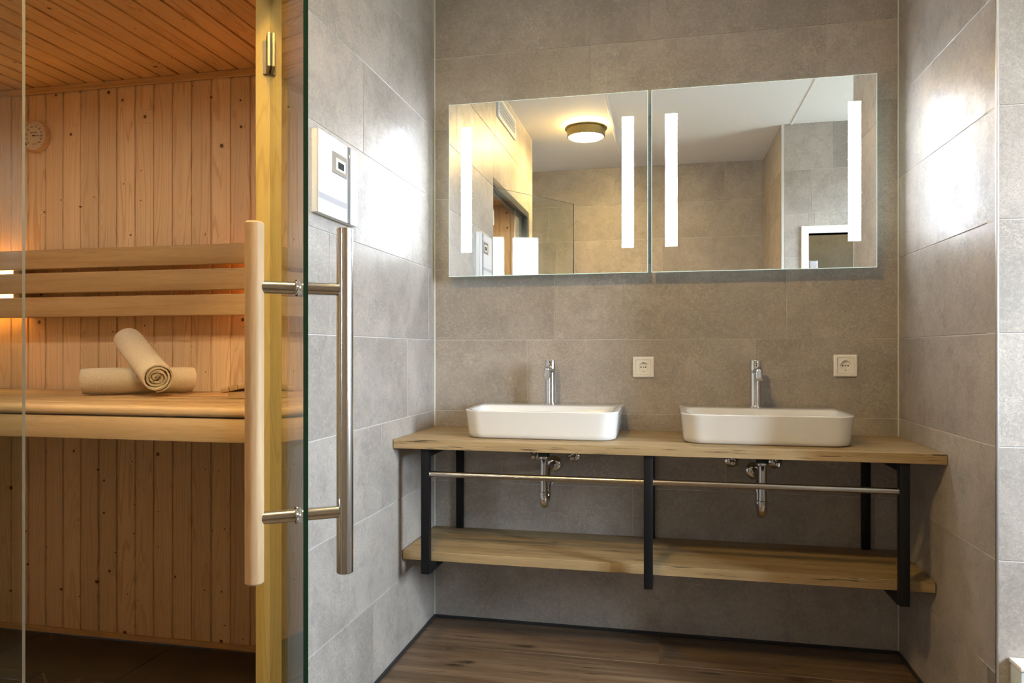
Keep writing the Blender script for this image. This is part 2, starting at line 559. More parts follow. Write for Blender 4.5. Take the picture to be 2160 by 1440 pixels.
SAUNA_HOLE = (.625, 1.80, -.01, 2.13)
tiled_wall('wall_back', (0, -1, 0), D, XL, XR, 'beige concrete-look tiled wall behind the two washbasins',
           joints={0: -.433, 1: -.13, 2: -.675, 3: -.564, 4: -.449, 5: -.2, 6: .1, 7: -.304, 8: -.0606}, ends=(.09, .09))
tiled_wall('wall_left', (1, 0, 0), XL, .483, D, 'grey concrete-look tiled wall with the sauna doorway and white control panel',
           thick=-XP + XL, holes=[SAUNA_HOLE], tile_holes=[(.625, 1.7215, -.01, 2.13)], joints={0: 2.288, 1: 2.0976, 2: 2.355, 3: 2.618, 4: 2.866, 5: 2.676, 6: 2.206, 7: 2.461, 8: 2.567})
# the tiled strip between the post and the doorway joint
tiled_wall('wall_right', (-1, 0, 0), XR, YE, D, 'grey tiled side wall ending at a metal corner strip', joints={k: YE - .1 for k in range(9)}, ends=(-.012, .09))
tiled_wall('wall_return', (0, -1, 0), YE, XR, XW, 'grey tiled wall beyond the metal corner strip', thick=.06, ends=(0, .15))
WIN = (.74, 1.50, .95, 2.375)
tiled_wall('wall_window', (-1, 0, 0), XW, YD, YE, 'tiled wall with the bright two-pane window', holes=[WIN], thick=.14, ends=(.15, .15))
DOOR = (.957, 1.76, -.01, 1.94)
tiled_wall('wall_door', (0, 1, 0), YD, XA + .02, XW, 'tiled wall around the white framed glass door, seen in the mirror', holes=[DOOR], thick=.10)
tiled_wall('wall_recess', (-1, 0, 0), XA, YB, YD, 'short tiled wall at the side of the recess, seen in the mirror', thick=.02)
tiled_wall('wall_rear', (0, 1, 0), YB, -1.6, XA, 'brown-grey tiled wall across the room, seen in the mirror', thick=.08)
tiled_wall('wall_alcove', (1, 0, 0), -1.6, YB, .483, 'plain wall at the end of the alcove', tiles=False, mat=PLASTER)
tiled_wall('wall_alcove_side', (0, -1, 0), .483, -1.6, XP, 'plain wall turning into the alcove', tiles=False, mat=PLASTER)
tiled_wall('wall_corridor', (0, 1, 0), -.55, XA, XW, 'tiled corridor wall behind the glass door', thick=.08)
tiled_wall('wall_corridor_end', (-1, 0, 0), XW, -.55, YD - .1, 'plain end wall of the corridor', tiles=False, mat=PLASTER)
tiled_wall('wall_corridor_side', (1, 0, 0), XA + .022, -.55, YB, 'plain side wall of the corridor', tiles=False, mat=PLASTER, thick=.02)

# main ceiling with two cover strips over its joints
cl = box('ceiling', (-3.2, -.7, HC), (2.5, 3.1, HC + .08), PLASTER)
tag(cl, 'white painted ceiling, seen in the mirror', None, None, 'structure')
for x in (-.36, .848):
    o = box('cover_strip', (x - .009, YB, HC - .006), (x + .009, D if x < 0 else YE, HC), PLASTER, cl, .002)

# floor
fl = box('floor', (-1.7, -.65, -.08), (XW + .1, D + .05, -.002), plain('floor_grout', (.16, .13, .10), .8))
tag(fl, 'brown wood-look plank floor', None, None, 'structure')
def plank_mesh(w, d, t=.0022, ch=.0011):
    me = bpy.data.meshes.new('floor_plank')
    v = [(0, 0, -t), (w, 0, -t), (w, d, -t), (0, d, -t), (0, 0, -ch), (w, 0, -ch), (w, d, -ch), (0, d, -ch),
         (ch, ch, 0), (w - ch, ch, 0), (w - ch, d - ch, 0), (ch, d - ch, 0)]
    f = [(8, 9, 10, 11)]
    for k in range(4):
        j = (k + 1) % 4
        f.append((4 + k, 4 + j, 8 + j, 8 + k)); f.append((k, j, 4 + j, 4 + k))
    me.from_pydata(v, [], f)
    me.materials.append(FLOOR)
    return me
ys = [D, 2.6627]
while ys[-1] > YB - .1: ys.append(ys[-1] - .295)
for r in range(len(ys) - 1):
    y1, y0 = ys[r], max(ys[r + 1], YB - .05)
    x = -.025 if r == 0 else R.uniform(-.6, .5)
    if r == 1: x = .56
    if r == 2: x = -.30
    cuts = [x]
    while cuts[0] > -1.6: cuts.insert(0, cuts[0] - 1.55)
    while cuts[-1] < XW: cuts.append(cuts[-1] + 1.55)
    lim0 = XL if y0 > .5 else -1.6
    lim1 = XR if y0 > YE else (XW if y0 > .4 else XW)
    cuts = sorted({max(lim0, min(lim1, c)) for c in cuts})
    for x0, x1 in zip(cuts, cuts[1:]):
        if x1 - x0 < .02: continue
        o = link('plank', plank_mesh(x1 - x0 - .0024, y1 - y0 - .0024), None, fl)
        o.location = (x0 + .0012, y0 + .0012, 0)

# dark silicone line at the foot of the walls, pale beads in the corners, metal corner strip
def strip(name, lo, hi, mat, label, bev=.0):
    return tag(box(name, lo, hi, mat, None, bev), label, None, None, 'structure')
strip('baseboard_back', (XL, D - .010, 0), (XR, D, .011), DARK_CAULK, 'thin dark sealing line along the foot of the back wall', .002)
strip('baseboard_left', (XL, 1.80, 0), (XL + .010, D - .010, .011), DARK_CAULK, 'thin dark sealing line along the foot of the grey side wall', .002)
strip('baseboard_right', (XR - .010, YE, 0), (XR, D - .010, .011), DARK_CAULK, 'thin dark sealing line along the foot of the darker side wall', .002)
strip('trim_1', (XL, D - .005, .011), (XL + .005, D, HC), CAULK, 'pale sealant bead in the corner beside the control panel wall', .001)
strip('trim_2', (XR - .005, D - .005, .011), (XR, D, HC), CAULK, 'pale sealant bead in the corner near the second basin', .001)
strip('trim_3', (XR - .001, YE - .001, 0), (XR + .006, YE + .009, HC), ALU, 'bright metal strip on the outer corner of the tiled wall', .002)

# ------------------------------------------------------------------ sauna room
bm = bmesh.new(); add_box(bm, (XS - .1, S + .018, 0), (XP, S + .09, HS + .1))
wsb = tag(from_bm('wall_sauna_back', bm, SPRUCE), 'knotty spruce plank wall at the back of the sauna', None, None, 'structure')
bm = bmesh.new(); add_box(bm, (XS - .1, YF - .1, 0), (XS - .018, S + .018, HS + .1))
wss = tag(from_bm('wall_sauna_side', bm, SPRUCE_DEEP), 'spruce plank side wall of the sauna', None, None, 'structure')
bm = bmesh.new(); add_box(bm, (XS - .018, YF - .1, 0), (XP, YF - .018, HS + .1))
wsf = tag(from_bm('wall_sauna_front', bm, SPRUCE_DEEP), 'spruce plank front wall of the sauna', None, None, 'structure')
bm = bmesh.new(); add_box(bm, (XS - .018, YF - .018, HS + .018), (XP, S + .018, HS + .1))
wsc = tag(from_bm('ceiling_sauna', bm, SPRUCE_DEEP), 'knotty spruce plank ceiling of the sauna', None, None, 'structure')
PITCH = .0837
def sauna_plank(L, face=.0738, dep=.0055, ch=.0018):
    me = bpy.data.meshes.new('sauna_plank')
    pr = [(0, .018), (0, ch), (ch * .4, ch * .3), (ch * 1.3, 0), (face - ch * 1.3, 0), (face - ch * .4, ch * .3), (face, ch), (face, dep), (PITCH, dep), (PITCH, .018)]
    n = len(pr)
    v = [(x, y, 0) for x, y in pr] + [(x, y, L) for x, y in pr]
    f = [(k, (k + 1) % n, n + (k + 1) % n, n + k) for k in range(n)]
    f += [tuple(range(n))[::-1], tuple(range(n, 2 * n))]
    me.from_pydata(v, [], f)
    return me
pm = sauna_plank(HS - .022 - .024); pm.materials.append(SPRUCE)
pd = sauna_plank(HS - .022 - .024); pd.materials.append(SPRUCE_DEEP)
x = -2.6182 + PITCH * 18
xs = [x - PITCH * k for k in range(30) if x - PITCH * k > XS - .01 and x - PITCH * k + PITCH < XP + .03]
for x in xs:
    o = link('plank', pm, None, wsb); o.location = (x, S, .020)
k = 0
while YF + k * PITCH < S - .06:
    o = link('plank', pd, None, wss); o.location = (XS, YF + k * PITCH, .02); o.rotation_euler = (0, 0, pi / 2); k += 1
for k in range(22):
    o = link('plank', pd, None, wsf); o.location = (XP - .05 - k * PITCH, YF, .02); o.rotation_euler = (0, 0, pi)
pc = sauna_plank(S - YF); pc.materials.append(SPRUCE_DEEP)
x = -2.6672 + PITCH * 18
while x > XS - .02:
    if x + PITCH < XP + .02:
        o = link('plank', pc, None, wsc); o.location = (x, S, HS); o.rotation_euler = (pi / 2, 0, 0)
    x -= PITCH
def trim_piece(name, lo, hi, label):
    return tag(box(name, lo, hi, along_mat('spruce_strip', (.66, .44, .23), (.53, .30, .12), 0, 0, .5, .4, .15), None, .003, 2), label, None, None, 'structure')
trim_piece('trim_4', (XS, S - .012, HS - .026), (XP, S, HS), 'pale wooden strip where the sauna wall meets its ceiling')
trim_piece('trim_5', (XS, S - .012, 0), (XP, S, .022), 'narrow wooden strip at the foot of the sauna wall')
sf = tag(box('floor_sauna', (XS - .1, YF - .1, -.08), (XL, S + .09, -.003), plain('dark_grout', (.05, .045, .04), .8)), 'dark slate floor of the sauna', None, None, 'structure')
def slab_mesh(w, d):
    bm = bmesh.new(); add_box(bm, (0, 0, -.003), (w, d, 0), .0008)
    me = bpy.data.meshes.new('floor_tile'); bm.to_mesh(me); bm.free(); me.materials.append(SLATE); return me
sm_ = slab_mesh(.597, .297)
yy = S - .02; r = 0
while yy > YF - .05:
    xx = XS - .05 - (.3 if r % 2 else 0)
    while xx < XP - .1:
        w = min(.597, XP - xx)
        o = link('tile', sm_ if w > .59 else slab_mesh(w, .297), None, sf); o.location = (xx, yy - .297, 0)
        xx += .60
    yy -= .30; r += 1
sl = tag(box('trim_6', (XP, .625, -.003), (XL, 1.722, .002), GREY_METAL), 'dark threshold strip in the sauna doorway', None, None, 'structure')

# jamb post and dark metal frame of the doorway
post = box('trim_7', (0, 0, 0), (XL - XP - .0024, .078, 2.13), PINE, None, .004, 2)
post.location = (XP, 1.7219, 0)
tag(post, 'yellow pine post carrying the glass sauna door', None, None, 'structure')
bm = bmesh.new()
add_box(bm, (XP + .004, .66, 2.100), (XL + .002, 1.722, 2.130), .002)
add_box(bm, (XP + .03, .66, 2.086), (XP + .05, 1.722, 2.100), .001)
add_box(bm, (XL - .016, .66, 2.088), (XL + .002, 1.722, 2.100), .001)
add_box(bm, (XP + .004, .625, 0), (XL + .002, .66, 2.130), .002)
add_box(bm, (XL - .016, .66, 0), (XL + .002, .676, 2.09), .001)
tag(from_bm('trim_8', bm, GREY_METAL), 'dark grey metal frame around the sauna doorway, seen in the mirror', None, None, 'structure')

# ------------------------------------------------------------------ window and door seen in reflections
y0, y1, z0, z1 = WIN
wn = bpy.data.objects.new('window_1', None); COL.objects.link(wn); wn.location = (XW, (y0 + y1) / 2, z0)
tag(wn, 'bright white two-pane window, seen only in reflections', None, None, 'structure')
def wbox(n, lo, hi, m, bev=.003):
    o = box(n, [lo[i] - wn.location[i] for i in range(3)], [hi[i] - wn.location[i] for i in range(3)], m, wn, bev)
    return o
fr = .045
wbox('frame', (XW + .03, y0, z0), (XW + .09, y0 + fr, z1), LACQUER)
wbox('frame', (XW + .03, y1 - fr, z0), (XW + .09, y1, z1), LACQUER)
wbox('frame', (XW + .03, y0 + fr, z0), (XW + .09, y1 - fr, z0 + fr), LACQUER)
wbox('frame', (XW + .03, y0 + fr, z1 - fr), (XW + .09, y1 - fr, z1), LACQUER)
wbox('mullion', (XW + .03, 1.05, z0 + fr), (XW + .09, 1.15, z1 - fr), LACQUER)
wbox('pane', (XW + .055, y0 + fr, z0 + fr), (XW + .060, 1.05, z1 - fr), GLASS, 0)
wbox('pane', (XW + .055, 1.15, z0 + fr), (XW + .060, y1 - fr, z1 - fr), GLASS, 0)
wbox('sill', (XW - .03, y0 - .01, z0 - .02), (XW + .03, y1 + .01, z0), LACQUER)
# a sky portal in the opening tells the renderer where daylight enters
pl = bpy.data.lights.new('sky_portal', 'AREA'); pl.shape = 'RECTANGLE'; pl.size = z1 - z0; pl.size_y = y1 - y0
pl.cycles.is_portal = True
po = bpy.data.objects.new('sky_portal', pl); COL.objects.link(po)
po.location = (XW + .139, (y0 + y1) / 2, (z0 + z1) / 2); po.rotation_euler = (0, pi / 2, 0)

x0, x1, _, zt = DOOR
dr = bpy.data.objects.new('door_1', None); COL.objects.link(dr); dr.location = (x0, YD, 0)
tag(dr, 'white framed glass door with a silver hinge, seen in the mirror', None, None, 'structure')
def dbox(n, lo, hi, m, bev=.002):
    return box(n, (lo[0] - x0, lo[1] - YD, lo[2]), (hi[0] - x0, hi[1] - YD, hi[2]), m, dr, bev)
dbox('frame', (x0 - .047, YD - .10, 0), (x0, YD + .012, zt + .05), LACQUER)
dbox('frame', (x1, YD - .10, 0), (x1 + .047, YD + .012, zt + .05), LACQUER)
dbox('frame', (x0, YD - .10, zt), (x1, YD + .012, zt + .05), LACQUER)
gp = dbox('pane', (x0 + .006, YD - .03, .006), (x1 - .006, YD - .022, zt - .012), GLASS, 0)
hg = dbox('hinge', (x0 + .004, YD - .022, 1.63), (x0 + .062, YD - .014, 1.755), ALU, .004)
box('knuckle', (0, -.022, 1.625), (.012, -.002, 1.76), CHROME, hg, .003)

# ------------------------------------------------------------------ washstand
ct = tag(box('countertop', (XL + .002, 2.462, .7816), (XR - .002, D - .001, .8138), OAK, None, .0012),
         'long oak washstand top carrying both white basins', 'countertop')
sh = tag(box('shelf', (XL + .004, 2.555, .354), (XR - .004, D - .001, .388), OAK, None, .0012),
         'empty oak shelf low under the washstand', 'shelf')
BX = (-.851, -.058, .7365)
def bracket(x, label):
    e = empty('wall_bracket', (x, 2.4755, .328), label, 'bracket', 'black brackets of the washstand')
    w = .0152
    yb = D - 2.4755 - .001
    def part(n, lo, hi, b=.0025):
        return box(n, lo, hi, BLACK, e, b, 2, True)
    part('front_post', (-w, 0, 0), (w, .030, .4530))
    part('rear_post', (-w, yb - .020, .0), (w, yb, .4530))
    part('upper_arm', (-w, .030, .4230), (w, yb - .020, .4530))
    part('lower_arm', (-w, .030, -.0045), (w, yb - .020, .0255))
    lathe('bolt', [(0, 0), (.009, 0), (.009, .004), (.006, .006), (0, .006)], RUBBER, e, 16, align((0, yb - .020, .405), (0, -1, 0)))
    return e
bracket(BX[0], 'black steel bracket next to the sauna side wall')
bracket(BX[1], 'black steel bracket in the middle of the washstand')
bracket(BX[2], 'black steel bracket beneath the socket beside the shaded side wall')
def rail(xa, xb, label):
    e = empty('towel_rail', (xa, 2.4905, .689), label, 'rail', 'steel rails under the washstand')
    rod('rod', (0, 0, 0), (xb - xa, 0, 0), .0103, STEEL_X, e)
    for q, d in ((0, 1), (xb - xa, -1)):
        lathe('collar', [(0, 0), (.0125, 0), (.0125, .002), (.0105, .003), (0, .003)], STEEL_P, e, 24, align((q, 0, 0), (d, 0, 0)))
rail(BX[0] + .0156, BX[1] - .0156, 'brushed steel rail between the sauna-side bracket and the middle bracket')
rail(BX[1] + .0156, BX[2] - .0156, 'brushed steel rail between the middle bracket and the far bracket')

# basin ---------------------------------------------------------------
def rrect(x0, x1, y0, y1, rf, rb, z, n=8):
    """counter-clockwise rounded rectangle: front corners rf, rear corners rb"""
    pts = []
    for (cx, cy, r, a0) in ((x0 + rf, y0 + rf, rf, pi), (x1 - rf, y0 + rf, rf, 1.5 * pi), (x1 - rb, y1 - rb, rb, 0), (x0 + rb, y1 - rb, rb, .5 * pi)):
        for k in range(n + 1):
            a = a0 + (pi / 2) * k / n
            pts.append((cx + r * cos(a), cy + r * sin(a), z))
    return pts

def loft(bm, loops, cap0=True, cap1=True):
    rings = [[bm.verts.new(p) for p in l] for l in loops]
    n = len(rings[0])
    for a, b in zip(rings, rings[1:]):
        for k in range(n):
            bm.faces.new((a[k], a[(k + 1) % n], b[(k + 1) % n], b[k]))
    if cap0: bm.faces.new(rings[0][::-1])
    if cap1: bm.faces.new(rings[-1])

def make_basin(x):
    e = empty('washbasin', (x, 2.547, .8140), '', 'washbasin', 'white countertop washbasins')
    W, L, H = .285, D - 2.547 - .004, .1030
    L0 = []
    def o_(dx, df, z, rf=.05, rb=.012): L0.append(rrect(-W + dx, W - dx, df, L - dx * .3, rf, rb, z))
    o_(.026, .030, .0004, .06); o_(.0155, .018, .0012, .066); o_(.0105, .0130, .006, .068); o_(.0085, .0110, .018, .069); o_(.003, .0038, .075, .069); o_(.0006, .0010, H - .006, .068)
    o_(0, .0002, H - .003, .068); o_(.0012, .0014, H - .0008, .067); o_(.0035, .0036, H, .065)
    # inner lip and bowl
    def i_(dx, df, db, z, rf, rb): L0.append(rrect(-W + dx, W - dx, df, L - db, rf, rb, z))
    i_(.021, .0110, .163, H - .0002, .060, .034); i_(.0235, .0135, .166, H - .0018, .059, .034); i_(.0255, .0157, .169, H - .006, .058, .034)
    i_(.034, .022, .178, H - .030, .05, .036); i_(.044, .032, .185, H - .058, .054, .04); i_(.062, .050, .198, H - .076, .06, .045); i_(.10, .080, .215, H - .083, .05, .04)
    i_(.20, .10, .235, H - .086, .015, .015)
    # the rim climbs a few millimetres towards the wall
    L0 = [[(px, py, pz * (1 + .055 * py / L)) for px, py, pz in l] for l in L0]
    bm = bmesh.new()
    loft(bm, L0)
    from_bm('bowl', bm, CERAMIC, e, True, 60)
    lathe('overflow', [(0, 0), (.0075, 0), (.0075, .002), (0, .002)], HOLE, e, 24, align((0, L - .1762, H - .0245), (0, -1, .25)))
    lathe('drain', [(0, 0), (.022, 0), (.024, .002), (.020, .004), (0, .004)], CHROME, e, 28, align((0, L * .33, H - .0840), (0, 0, 1)))
    return e
BAS = (-.450, .336)
b0 = make_basin(BAS[0]); b0['label'] = 'white ceramic washbasin on oak top nearer the sauna'
b1 = copy_tree(b0); b1.location.x = BAS[1]; b1['label'] = 'white ceramic washbasin on oak top under the double mirror half farther from the sauna'

def make_faucet(x):
    e = empty('faucet', (x, 2.850, .9214), '', 'faucet', 'chrome basin faucets')
    lathe('body', [(0, 0), (.0248, 0), (.0252, .002), (.0248, .005), (.0212, .0062), (.0207, .0075), (.0207, .1385), (.0195, .1395), (0, .1395)], CHROME, e, 48)
    lathe('lever_cap', [(0, .1400), (.0212, .1400), (.0222, .1410), (.0222, .1755), (.0216, .1768), (0, .1772)], CHROME, e, 48)
    lathe('indicator', [(0, 0), (.0026, 0), (.0026, .0012), (0, .0016)], plain('red_blue_dot', (.05, .03, .04), .3), e, 16, align((0, -.0220, .158), (0, -1, 0)))
    lathe('grub_hole', [(0, 0), (.0022, 0), (.0022, .0006), (0, .0006)], HOLE, e, 16, align((0, -.0222, .166), (0, -1, 0)))
    # nearly level arm that bends down and forward at its end
    c0, r0 = Vector((0, -.070, .1150)), .026
    pts = [(0, -.010, .1340), (0, -.030, .1385), (0, -.052, .1415)]
    for k in range(9):
        q = radians(8 + 54 * k / 8)
        pts.append((0, c0.y - r0 * sin(q), c0.z + r0 * cos(q)))
    dn = Vector((0, -.47, -.88)); end = Vector(pts[-1]) + dn * .020
    pts.append(tuple(end))
    sp = tube('spout', pts, [.0145, .0140, .0136] + [.0132] * 9 + [.0130], CHROME, e, 28)
    lathe('aerator', [(0, 0), (.0120, 0), (.0120, .0016), (.0085, .0018), (.0080, .0006), (0, .0006)], STEEL_P, sp, 28, align(end, dn))
    return e
f0 = make_faucet(BAS[0] - .001); f0['label'] = 'chrome faucet standing on the washbasin nearer the sauna'
f1 = copy_tree(f0); f1.location.x = BAS[1] - .004; f1['label'] = 'chrome faucet standing on the washbasin farther from the sauna'

def make_siphon(x):
    e = empty('drain_trap', (x, 2.70, .53), '', 'drain trap', 'chrome drain traps under the washstand')
    z = .7816 - .53
    lathe('plastic_nut', [(0, z - .001), (.031, z - .001), (.031, z - .009), (.0255, z - .012), (.0255, z - .034), (.0215, z - .037), (.0215, z - .046), (0, z - .046)], RUBBER, e, 32)
    lathe('collar', [(0, z - .046), (.0222, z - .046), (.0228, z - .049), (.0222, z - .054), (.0180, z - .057), (0, z - .057)], CHROME, e, 32)
    r = .0160; R_ = .036
    pts = [(0, 0, z - .056), (0, 0, .085), (0, 0, .060)] + [(0, R_ - R_ * cos(a), .052 - R_ * sin(a)) for a in [pi * k / 14 for k in range(15)]] + [(0, 2 * R_, .060), (0, 2 * R_, .105)]
    tube('pipe', pts, [r * .92] * 2 + [r] * (len(pts) - 2), CHROME, e, 28)
    lathe('ring', [(.0150, 0), (.0185, .001), (.0185, .004), (.0150, .005)], CHROME, e, 28, align((0, 0, .066), (0, 0, 1)))
    yw = D - .001 - 2.70
    pts = [(0, 2 * R_, .100)] + [(0, 2 * R_ + .03 - .03 * cos(a), .108 + .03 * sin(a)) for a in [pi / 2 * k / 8 for k in range(9)]] + [(0, yw - .002, .138)]
    tube('outlet_pipe', pts, .0135, CHROME, e, 24)
    lathe('nut', [(.0130, 0), (.0195, .001), (.0195, .012), (.0130, .013)], CHROME, e, 12, align((0, 2 * R_, .088), (0, 0, 1)))
    lathe('screw', [(0, 0), (.006, 0), (.006, .009), (0, .009)], CHROME, e, 12, align((.018, 2 * R_, .094), (1, 0, 0)))
    lathe('wall_flange', [(.0140, .010), (.0230, .009), (.0320, .003), (.0340, 0), (.0140, 0)], CHROME, e, 36, align((0, yw, .138), (0, -1, 0)))
    return e
s0 = make_siphon(BAS[0] - .003); s0['label'] = 'chrome drain trap hanging beneath the washbasin nearer the sauna'
s1 = copy_tree(s0); s1.location.x = BAS[1] + .001; s1['label'] = 'chrome drain trap hanging beneath the washbasin farther from the sauna'

def make_valve(x):
    e = empty('angle_valve', (x, D - .001, .705), '', 'valve', 'chrome shut-off valves under the washstand')
    lathe('rosette', [(0, 0), (.0265, 0), (.0255, .004), (.017, .011), (.010, .013), (0, .013)], CHROME, e, 32, align((0, 0, 0), (0, -1, 0)))
    rod('body', (0, -.012, 0), (0, -.055, 0), .0095, CHROME, e, 24)
    lathe('handle', [(0, 0), (.0105, 0), (.0125, .003), (.0118, .018), (.009, .021), (0, .0215)], CHROME, e, 10, align((0, -.055, 0), (0, -1, 0)))
    rod('outlet', (0, -.040, .008), (0, -.040, .074), .0062, CHROME, e, 16)
    return e
v0 = make_valve(-.5265)
for k, (x, l) in enumerate(((-.5265, 'small chrome shut-off valve on the sauna side of the trap nearer the sauna'),
                            (-.3660, 'small chrome shut-off valve alone between trap and middle bracket'),
                            (.2500, 'small chrome shut-off valve between middle bracket and the farther trap'),
                            (.4130, 'small chrome shut-off valve half hidden behind the farther trap, away from the sauna'))):
    v = v0 if k == 0 else copy_tree(v0)
    v.location.x = x; v['label'] = l

# ------------------------------------------------------------------ mirrors
def make_mirror(xa, xb, strips, label):
    z0, z1 = 1.4419, 2.1554
    e = empty('lighted_mirror', ((xa + xb) / 2, YM, z0), label, 'mirror', 'lighted wall mirrors')
    W, H = (xb - xa) / 2, z1 - z0
    bm = bmesh.new()
    c_ = .0019
    P = [[(x, y, z) for x, z in ((-W + i, i), (W - i, i), (W - i, H - i), (-W + i, H - i))] for y, i in ((0, c_), (c_ * .8, 0), (.005, 0))]
    rings = [[bm.verts.new(q) for q in l] for l in P]
    bm.faces.new(rings[0])
    for p_, q_ in zip(rings, rings[1:]):
        for k in range(4):
            bm.faces.new((p_[k], q_[k], q_[(k + 1) % 4], p_[(k + 1) % 4])).material_index = 1
    bm.faces.new(rings[2][::-1]).material_index = 1
    bmesh.ops.recalc_face_normals(bm, faces=bm.faces)
    me = bpy.data.meshes.new('mirror_glass'); bm.to_mesh(me); bm.free()
    link('mirror_glass', me, [MIRROR, MIRROR_EDGE], e)
    box('housing', (-W + .035, .0051, .035), (W - .035, D - .001 - YM, H - .035), plain('white_housing', (.7, .7, .7), .5), e)
    for s_ in ((-1,) if xa < -.5 else (1,)):          # only the outer side of the pair is open to the wall
        q = s_ * (W - .034)
        box('side_light', (min(q, q + s_ * .002), .012, 1.5415 - z0), (max(q, q + s_ * .002), .040, 2.0572 - z0), SIDE_LED, e)
    for (a, b) in strips:
        box('light_strip', (a - e.location.x, -.0008, 1.5415 - z0), (b - e.location.x, .0002, 2.0572 - z0), LED, e)
    return e
make_mirror(-.8816, -.0686, ((-.8279, -.7833), (-.1694, -.1242)), 'square-edged lighted mirror beside the control panel wall, showing the ceiling lamp')
make_mirror(-.0553, .7601, ((-.0020, .0431), (.6604, .7048)), 'square-edged lighted mirror farther from the sauna, showing the white door frame')

# ------------------------------------------------------------------ sockets
def make_socket(x, z):
    e = empty('power_socket', (x, D - .0005, z), '', 'socket', 'white wall sockets')
    H = .0418
    bm = bmesh.new()
    lo = [rrect(-H, H, -H, H, .003, .003, 0, 3), rrect(-H, H, -H, H, .003, .003, .005, 3), rrect(-H + .004, H - .004, -H + .004, H - .004, .003, .003, .009, 3), rrect(-H + .0115, H - .0115, -H + .0115, H - .0115, .002, .002, .0095, 3), rrect(-H + .0125, H - .0125, -H + .0125, H - .0125, .002, .002, .0080, 3)]
    loft(bm, lo, True, False)
    bmesh.ops.transform(bm, matrix=align((0, 0, 0), (0, -1, 0)), verts=bm.verts)
    from_bm('frame', bm, WHITE, e, True, 25)
    lathe_in = []
    bm = bmesh.new()
    q = .0285
    outer = [bm.verts.new((x_, -.0094, z_)) for x_, z_ in _sq(q, 32)]
    rim = [bm.verts.new((.0195 * cos(2 * pi * k / 32), -.0094, .0195 * sin(2 * pi * k / 32))) for k in range(32)]
    bot = [bm.verts.new((.0190 * cos(2 * pi * k / 32), -.0015, .0190 * sin(2 * pi * k / 32))) for k in range(32)]
    back = [bm.verts.new((v.co.x, -.0072, v.co.z)) for v in outer]
    for k in range(32):
        j = (k + 1) % 32
        bm.faces.new((outer[k], outer[j], rim[j], rim[k])); bm.faces.new((rim[k], rim[j], bot[j], bot[k])); bm.faces.new((back[k], back[j], outer[j], outer[k]))
    bm.faces.new(bot)
    from_bm('insert', bm, WHITE, e, True, 30)
    for dx in (-.0095, .0095):
        lathe('pin_hole', [(0, 0), (.0029, 0), (.0029, .0003), (0, .0003)], HOLE, e, 20, align((dx, -.0016, 0), (0, -1, 0)))
    lathe('screw', [(0, 0), (.0026, 0), (.0026, .0004), (0, .0004)], STEEL_P, e, 16, align((0, -.0016, 0), (0, -1, 0)))
    for s in (-1, 1):
        box('earth_clip', (-.002, -.0080, s * .0166 - .0016), (.002, -.0016, s * .0166 + .0016), BRASS, e, .0006)
    return e
def _sq(q, n):
    out = []
    for k in range(n):
        a = 2 * pi * k / n
        c, s = cos(a), sin(a)
        m = max(abs(c), abs(s))
        out.append((q * c / m, q * s / m))
    return out
p0 = make_socket(-.0883, 1.0696); p0['label'] = 'white wall socket between the two faucets'
p1 = copy_tree(p0); p1.location.x = .667; p1.location.z = 1.0785; p1['label'] = 'white wall socket near the shaded wall corner'

# ------------------------------------------------------------------ sauna control panel on the grey wall
cp = empty('control_panel', (XL, 1.8500, 1.5232), 'white sauna control panel with small screen on grey tiles', 'control panel')
def cbox(n, x0, x1, y0, y1, z0, z1, m, par=None, b=.0008):
    return box(n, (x0, y0 - 1.85, z0 - 1.5232), (x1, y1 - 1.85, z1 - 1.5232), m, par or cp, b)
cbox('housing', 0, .0185, 1.8500, 2.1100, 1.5232, 1.7560, WHITE)
fp = cbox('front_panel', .0186, .0225, 1.8490, 2.0370, 1.5225, 1.7565, WHITE_GLOSS)
cbox('side_panel', .0186, .0225, 2.0575, 2.1110, 1.5225, 1.7565, WHITE_GLOSS)
stp = cbox('black_strip', .0186, .0221, 2.0373, 2.0572, 1.5230, 1.7560, RUBBER)
cbox('lamp_glint', .0222, .0230, 2.0450, 2.0510, 1.7230, 1.7330, CREAM, stp)  # pale dab painted as the ceiling lamp's reflection on the black strip
dsp = cbox('display_bezel', .0226, .0238, 1.9340, 2.0290, 1.6535, 1.7155, TAUPE)
cbox('display_ring', .0239, .0244, 1.9555, 2.0190, 1.6660, 1.7010, CREAM, dsp, .0002)
cbox('screen', .0245, .0248, 1.9680, 2.0080, 1.6720, 1.6920, SCREEN, dsp, .0001)
cbox('silver_line', .0226, .0230, 1.8492, 2.0366, 1.5640, 1.5800, plain('silver_line', (.48, .49, .54), .08, .0), None, .0002)

# ------------------------------------------------------------------ glass door of the sauna
HX, HY = -1.0166, 1.7219
dv = Vector((.5691, -.8223, 0)); nv = Vector((.8223, .5691, 0))
ang = math.atan2(dv.y, dv.x)
door = empty('sauna_door', (HX, HY, 0), 'frameless glass sauna door standing open, edge-on, with wood and steel handle', 'glass door', None, ang)
